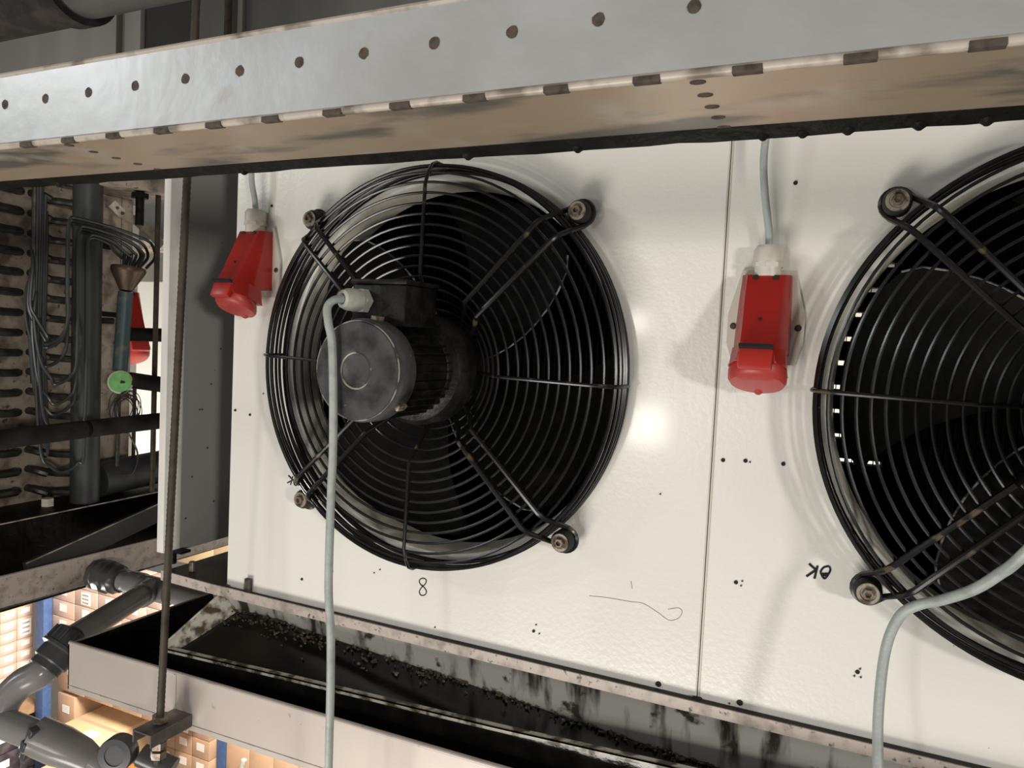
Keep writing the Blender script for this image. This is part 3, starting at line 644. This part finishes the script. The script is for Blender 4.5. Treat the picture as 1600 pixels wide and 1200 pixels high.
cb.tube(smooth_path([(-1.07, .36, -.21), (-1.06, .385, -.27), (-1.05, .365, -.315), (-1.05, .335, -.318)], 6), .0022, 6)
cb.build('wire_coil', 'copper', nb, 'loose coil of thin wire')

tag(MB().span((-1.185, .29, .355), (-1.02, .47, .395), .003).build('head_bracket', 'endplate'), 'short stained bracket under the beam above the neighbouring end plate', 'bracket')
tag(MB().cyl((-1.05, .370, .275), (-1.05, .370, .36), .0095, 12).hexa((-1.05, .370, .338), (-1.05, .370, .35), .020).build('bracket_bolt', 'grime'), 'dark bolt hanging from the stained bracket in the left gap', 'bolt')

cp = thing('crossing_pipe', 'black insulated pipe crossing before the neighbouring coil end', 'pipe', (-.95, .2, -.185))
q = [V(-.95, -.5, -.205), V(-.95, .165, -.1845), V(-.95, .175, -.184), V(-.95, .9, -.170)]
MB().tube([q[0], q[1]], .0188, 20).build('pipe_run', 'blackins', cp); MB().tube([q[2], q[3]], .0188, 20).build('pipe_run', 'blackins', cp)
MB().tube([q[1] - V(0, .004, 0), q[2] + V(0, .004, 0)], .0172, 20).build('pipe_joint', 'grime', cp)

tag(MB().tube([(-1.13, .33, -.338), (-1.13, .40, -.334), (-1.12, .75, -.315)], [.042, .042, .042], 24).build('suction_pipe', 'header'), 'thick dark pipe lying on the ledge at the foot of the end plate', 'pipe')
for x, y, r, lab in ((-1.05, .421, .0062, 'thin upright rod just left of the side cover'), (-1.13, .43, .0045, 'thinner upright rod further back in the left gap')):
    tag(MB().cyl((x, y, -.37), (x, y, .5 if r > .005 else -.12), r, 10).build('upright_rod', 'rod'), lab, 'rod')
sp = MB().tube([(-1.14, .40, .015), (-1.0, .60, .02)], .017, 16)
tag(sp.build('branch_pipe', 'blackins'), 'short dark pipe crossing the red distant socket', 'pipe', 'short pipes in the left gap')
tag(MB().tube([(-1.055, .355, -.092), (-1.0, .56, -.125)], .019, 16).build('branch_pipe', 'blackins'), 'short dark pipe sloping down right of the green disc', 'pipe', 'short pipes in the left gap')
tag(MB().tube(smooth_path([(-1.0, .47, -.225), (-1.0, .52, -.215), (-1.0, .55, -.22), (-1.0, .565, -.26), (-1.0, .565, -.33)], 6), .004, 8).build('sensor_wire', 'rubber'), 'thin black wire looping over the bright gap beside the cover', 'wire')

shelf = thing('ledge_shelf', 'dark ledge under the neighbouring end plate with a white bolt', 'ledge', (-1.13, .2, -.38))
MB().sheet([[(-1.30, -.5, -.384), (-1.30, .8, -.372)], [(-1.055, -.5, -.388), (-1.075, .8, -.376)]], (0, 0, -.003)).build('ledge_plate', 'grime', shelf)
MB().tube([(-1.054, -.5, -.388), (-1.074, .8, -.376)], .0014, 6).build('bare_edge', 'lip', shelf)
MB().hexa((-1.135, .213, -.383), (-1.135, .213, -.363), .0135).build('bolt_head', 'strap', shelf, 'white bolt head')

nt_ = thing('neighbour_tray', 'stained steel drip tray below the neighbouring cooler, left of the gap', 'tray', (-1.05, .2, -.55))
MB().sheet([[(-1.05, -.5, -.484), (-1.05, .95, -.4995)], [(-1.05, -.5, -.5475), (-1.05, .95, -.566)]], (-.003, 0, 0)).build('side_wall', 'rail', nt_)
MB().tube([(-1.051, -.5, -.484), (-1.051, .95, -.4995)], .003, 8).build('rolled_edge', 'steel', nt_)
MB().span((-1.6, -.5, -.565), (-1.053, .95, -.56)).build('bottom_sheet', 'wet', nt_)
MB().span((-1.6, -.5, -.56), (-1.59, .95, -.39)).build('rear_wall', 'wet', nt_)
MB().span((-1.6, .95, -.56), (-1.05, .953, -.39)).build('end_wall', 'wet', nt_)
db = tag(MB().loft([[V(-1.062, y, z), V(-1.075, y, z), V(-1.075, y + .01, z - .045), V(-1.062, y + .01, z - .045)] for y, z in ((.12, -.478), (.62, -.373))]).build('sloping_bar', 'walldark'), 'dark sloping steel bar lying inside the neighbouring tray', 'bar')
MB().tube([(-1.062, .12, -.478), (-1.062, .62, -.373)], .0016, 6).build('bare_edge', 'lip', db)

# ------------------------------------------------------------------ drain pipe run
dr = thing('drain_pipe', 'grey plastic drain pipe joining the two trays with a downward branch', 'pipe', (-.85, .276, -.54))
DY, DZ = .276, -.54
ax = V(1, 0, 0)
MB().cyl((-1.05, DY, DZ), (-.60, DY, DZ), .0225, 32).build('pipe_run', 'pvc', dr)
MB().lathe([(.03, 0), (.036, .004), (.036, .018), (.0345, .02), (.0375, .026), (.0375, .046), (.034, .05), (.034, .07), (.03, .074), (.028, .088), (.0235, .09)], (-1.052, DY, DZ), ax, 10).build('tank_connector', 'pvcdark', dr, 'black ribbed union nut')
MB().lathe([(.0235, 0), (.0272, .001), (.0272, .034), (.0255, .036), (.0255, .092), (.0272, .094), (.0272, .124), (.0235, .125)], (-.935, DY, DZ), ax, 32).build('tee_fitting', 'pvc', dr)
MB().lathe([(.0235, 0), (.032, .002), (.032, .03), (.03, .034)], (-.675, DY, DZ), ax, 10).build('union_nut', 'pvcdark', dr, 'black union nut by the tray end')
tb0 = V(-.868, DY, DZ)
B = [V(p) for p in [(-0.7179,-0.017,-0.5211),(-0.7232,-0.0659,-0.5615),(-0.7438,-0.0876,-0.5803),(-0.7557,-0.1055,-0.6048),(-0.757,-0.1191,-0.6369)]]
bd = (B[0] - tb0).normalized()
MB().cyl(tb0 + bd * .015, tb0 + bd * .058, .0272, 32).build('branch_socket', 'pvc', dr)
MB().cyl(tb0 + bd * .05, B[0], .0225, 32).build('branch_run', 'pvc', dr)
ud = (B[1] - B[0]); ul = ud.length; ud.normalize()
MB().lathe([(.024, -.012), (.033, -.008), (.0345, ul * .28), (.0375, ul * .30), (.0375, ul * .38), (.031, ul * .42), (.031, ul * .74), (.0275, ul * .78), (.0275, ul * .95), (.0235, ul)], B[0], ud, 28).build('union_coupling', 'pvcdark', dr, 'black ribbed coupling')
rb_ = MB()
for k in range(12):
    a = 2 * PI * k / 12; u = ud.cross(V(0, 0, 1)).normalized(); w = ud.cross(u)
    e = (u * math.cos(a) + w * math.sin(a)) * .034
    rb_.tube([B[0] + e - ud * .006, B[0] + e + ud * ul * .27], .0028, 6)
rb_.build('coupling_ribs', 'pvcdark', dr)
MB().tube(smooth_path([B[1] - ud * .01, B[1] + ud * .006, B[2], B[3], B[4]], 8), .0245, 28).build('elbow', 'pvc', dr)
Wd = [V(p) for p in [(-0.7672,-0.1234,-0.631),(-0.6757,-0.1044,-0.6463),(-0.6619,-0.0984,-0.6519),(-0.6345,-0.0917,-0.6585),(-0.5974,-0.0809,-0.6687),(-0.575,-0.0766,-0.6774),(-0.5633,-0.0715,-0.681)]]
MB().tube([Wd[0], Wd[1]], .0235, 28).build('lower_run', 'pvc', dr)
MB().tube([Wd[1] - (Wd[2] - Wd[1]) * .2, Wd[2], Wd[3], Wd[4], Wd[5]], [.031, .031, .031, .026, .021], 28).build('trap_body', 'pvc', dr)
wx = (Wd[2] - Wd[1]).normalized(); side = wx.cross(V(0, 1, 0)).normalized()
for k in (-1, 0, 1):
    MB().box(Wd[1] + wx * .008 + side * (.022 * k) + V(0, -.026 + .006 * abs(k), 0), (.012, .014, .018), Euler((0, math.radians(25), 0)).to_matrix(), .002).build('clip_rib', 'pvcdark', dr)
MB().tube([Wd[4], Wd[6], Wd[6] + V(.012, 0, -.012)], [.02, .0225, .0225], 24).build('end_socket', 'pvc', dr, 'shiny grey end socket')
cc = V((-0.5202,-0.0773,-0.6477)); cd = V(.45, -1, .12).normalized()
MB().lathe([(.024, -.02), (.0275, -.018), (.0278, .004), (.0262, .007), (.016, .0075), (.0155, .006), (.001, .006)], cc, cd, 40).build('access_cap', 'pvcdark', dr, 'dark round access cap')
MB().tube([cc + V(.02, .03, -.01), cc + V(.07, .05, -.03)], .018, 20).build('outlet_stub', 'pvcdark', dr)

# ------------------------------------------------------------------ the hall beyond: other cooler front, racks, cartons
tag(MB().span((-3.3, 1.58, -.75), (-1.9, 1.62, .242), .003).build('far_or_added_panel', 'white'), 'brightly lit white panel of a far cooler in the left gap', 'cooler')
tag(MB().span((-.2, 2.4, -1.6), (1.4, 2.44, .9), .003).build('far_or_added_panel', 'white'), 'added white panel backing the bright slits in the coil rows of the cropped fan', 'cooler')  # added surface, lit so the slits between coil rows look bright

def upright(p, w, d, z0, z1, label):
    t = thing('rack_upright', label, 'rack upright', (p[0], p[1], z0), 'blue rack uprights in the hall')
    MB().span((p[0] - w / 2, p[1], z0), (p[0] + w / 2, p[1] + d, z1), .005).build('post', 'blue', t)
    return t
upright((-6.62, 3.80), .11, .09, -6.5, -1.9, 'blue rack upright at the left, between the two stacks of cartons')
upright((-4.93, 4.52), .11, .09, -6.5, -2.6, 'blue rack upright seen under the drip tray right of the labelled cartons')
upright((-4.28, 4.9), .12, .09, -6.5, -2.6, 'blue rack upright nearest the hanging cable at the bottom edge')
def carton(c, s, m, label, group, face, nlab=1, big=False):
    t = thing('carton', label, 'carton', (c[0], c[1], c[2] - s[2] / 2), group)
    MB().box(c, s, None, .006).build('box', m, t)
    for k in range(nlab):
        off = (k - (nlab - 1) / 2) * .5
        lw, lh = ((.11, .16) if face == 'x' else (.13, .12 if s[2] < .17 else .17)) if big else ((.085, .05) if s[2] < .15 else (.10, .075))
        if face == 'x':
            p = (c[0] + s[0] / 2 + .002, c[1] + off * s[1], c[2] + (0 if big else .1) * s[2]); d = (.003, lw, lh)
        else:
            p = (c[0] + off * s[0], c[1] - s[1] / 2 - .002, c[2] + (0 if big else .1) * s[2]); d = (lw, .003, lh)
        l = MB().box(p, d).build('paper_label', 'paper', t)
        if big:
            for j in range(3):
                q = (p[0], p[1] - .003, p[2] + (.3 - .3 * j) * lh) if face == 'y' else (p[0] + .003, p[1], p[2] + (.3 - .3 * j) * lh)
                MB().box(q, (d[0] * .7, .002, .12 * lh) if face == 'y' else (.002, d[1] * .7, .12 * lh)).build('print_line', 'ink', l)
    return t
# stack left of the upright, its face turned to +X
for r in range(8):
    for k in range(7):
        big = (r == 1 and k == 6)
        if r == 2 and k == 6: continue
        carton((-7.15, 3.87 - .165 * (6 - k), -2.90 - .112 * r - (.055 if big else 0)), (.4, .16, .108 + (.11 if big else 0)), 'cartonpink',
               'wrapped brown carton with a large printed label, left of the blue upright' if big else 'wrapped brown carton in the labelled stack left of the blue upright', 'cartons stacked left of the upright', 'x', 1, big)
tag(MB().span((-7.5, 1.9, -2.845), (-6.94, 3.95, -2.825)).build('top_sheet', 'cartonpale'), 'pale cardboard sheet on top of the left labelled stack', 'sheet')
# dark wrapped goods under them
for r in range(4):
    for k in range(4):
        carton((-6.95 , 3.85 - .30 * (3 - k), -4.05 - .26 * r), (.4, .29, .25), 'cartondark', 'dark shrink wrapped pack with white label behind the grey pipes', 'dark packs at the lower left', 'x', 1)
tag(MB().span((-7.3, 2.0, -3.86), (-6.70, 3.9, -3.80)).build('pallet_deck', 'wood'), 'wooden pallet deck over the dark wrapped packs', 'pallet')
# stack right of the upright
for r in range(4):
    for k in range(5):
        big = (r == 1 and k == 1)
        carton((-6.42 + .33 * k, 3.90 + .2, -2.46 - .165 * r), (.32, .4, .16), 'cartonpink',
               'wrapped carton with a large label beside the black union nut' if big else 'wrapped pinkish carton right of the blue upright', 'cartons right of the upright', 'y', 1, big)
for r in range(2):
    tag(MB().span((-6.56, 3.82, -3.15 - 1.0 * r), (-4.4, 3.88, -3.045 - 1.0 * r), .006).build('rack_beam', 'orange'), ('orange rack beam below the wrapped cartons right of the upright', 'orange rack beam low behind the grey pipe elbow')[r], 'rack beam', 'orange rack beams')
for k in range(4):
    carton((-6.36 + .40 * k, 4.15, -3.46), (.39, .4, .36), 'carton', 'brown carton behind the black coupling under the orange beam', 'cartons under the orange beam', 'y', 1)
for k in range(2):
    carton((-6.43, 4.15, -3.86 - .38 * k), (.25, .4, .36), 'carton', 'brown carton between the blue upright and the steel tray corner', 'cartons beside the tray corner', 'y', 1)
# broad pale cartons seen from above
flat = [(-5.95, 3.95, -3.86), (-5.52, 3.26, -3.92), (-4.88, 3.1, -4.12)]
fl = ['at the tray corner', 'behind the round access cap', 'under the hanging channel']
for (x, y, z), l in zip(flat, fl):
    t = thing('flat_carton', 'broad pale cardboard box seen from above ' + l, 'carton', (x, y, z - .3), 'pale boxes under the tray')
    MB().span((x - .30, y - .33, z - .3), (x + .30, y + .33, z), .006).build('box', 'cartonpale', t)
    MB().span((x - .30, y - .02, z), (x + .30, y + .02, z + .0015)).build('tape_strip', 'carton', t)
    MB().box((x + .1, y - .15, z + .001), (.16, .11, .002)).build('paper_label', 'paper', t)
# labelled cartons under the drip tray at the right
for r in range(5):
    for k in range(3):
        big = (r == 1 and k == 1)
        carton((-5.60 + .235 * k, 4.45 + .2, -3.72 - .20 * r), (.23, .4, .195), 'carton',
               'brown carton with a tall printed label under the steel tray' if big else 'brown carton with white label in the stack beneath the steel tray', 'cartons beneath the steel tray', 'y', 1, big)
for k in range(4):
    carton((-4.72 + .3 * k, 4.70, -4.12 - .04 * k), (.29, .35, .55), 'carton', 'tall brown carton between the blue uprights at the bottom edge', 'tall cartons between the uprights', 'y', 0)
for k in range(6):
    carton((-6.9 + .62 * k, 6.2, -2.5), (.6, .5, .9), 'cartonpale', 'tall pale carton far behind the ledge and side cover', 'pale cartons far back', 'y', 1)
tag(MB().tube([(-4.55, 4.3, -4.5), (-4.42, 4.3, -3.95)], .025, 10).build('leaning_pole', 'gland'), 'grey pole leaning beside the blue upright at the bottom edge', 'pole')
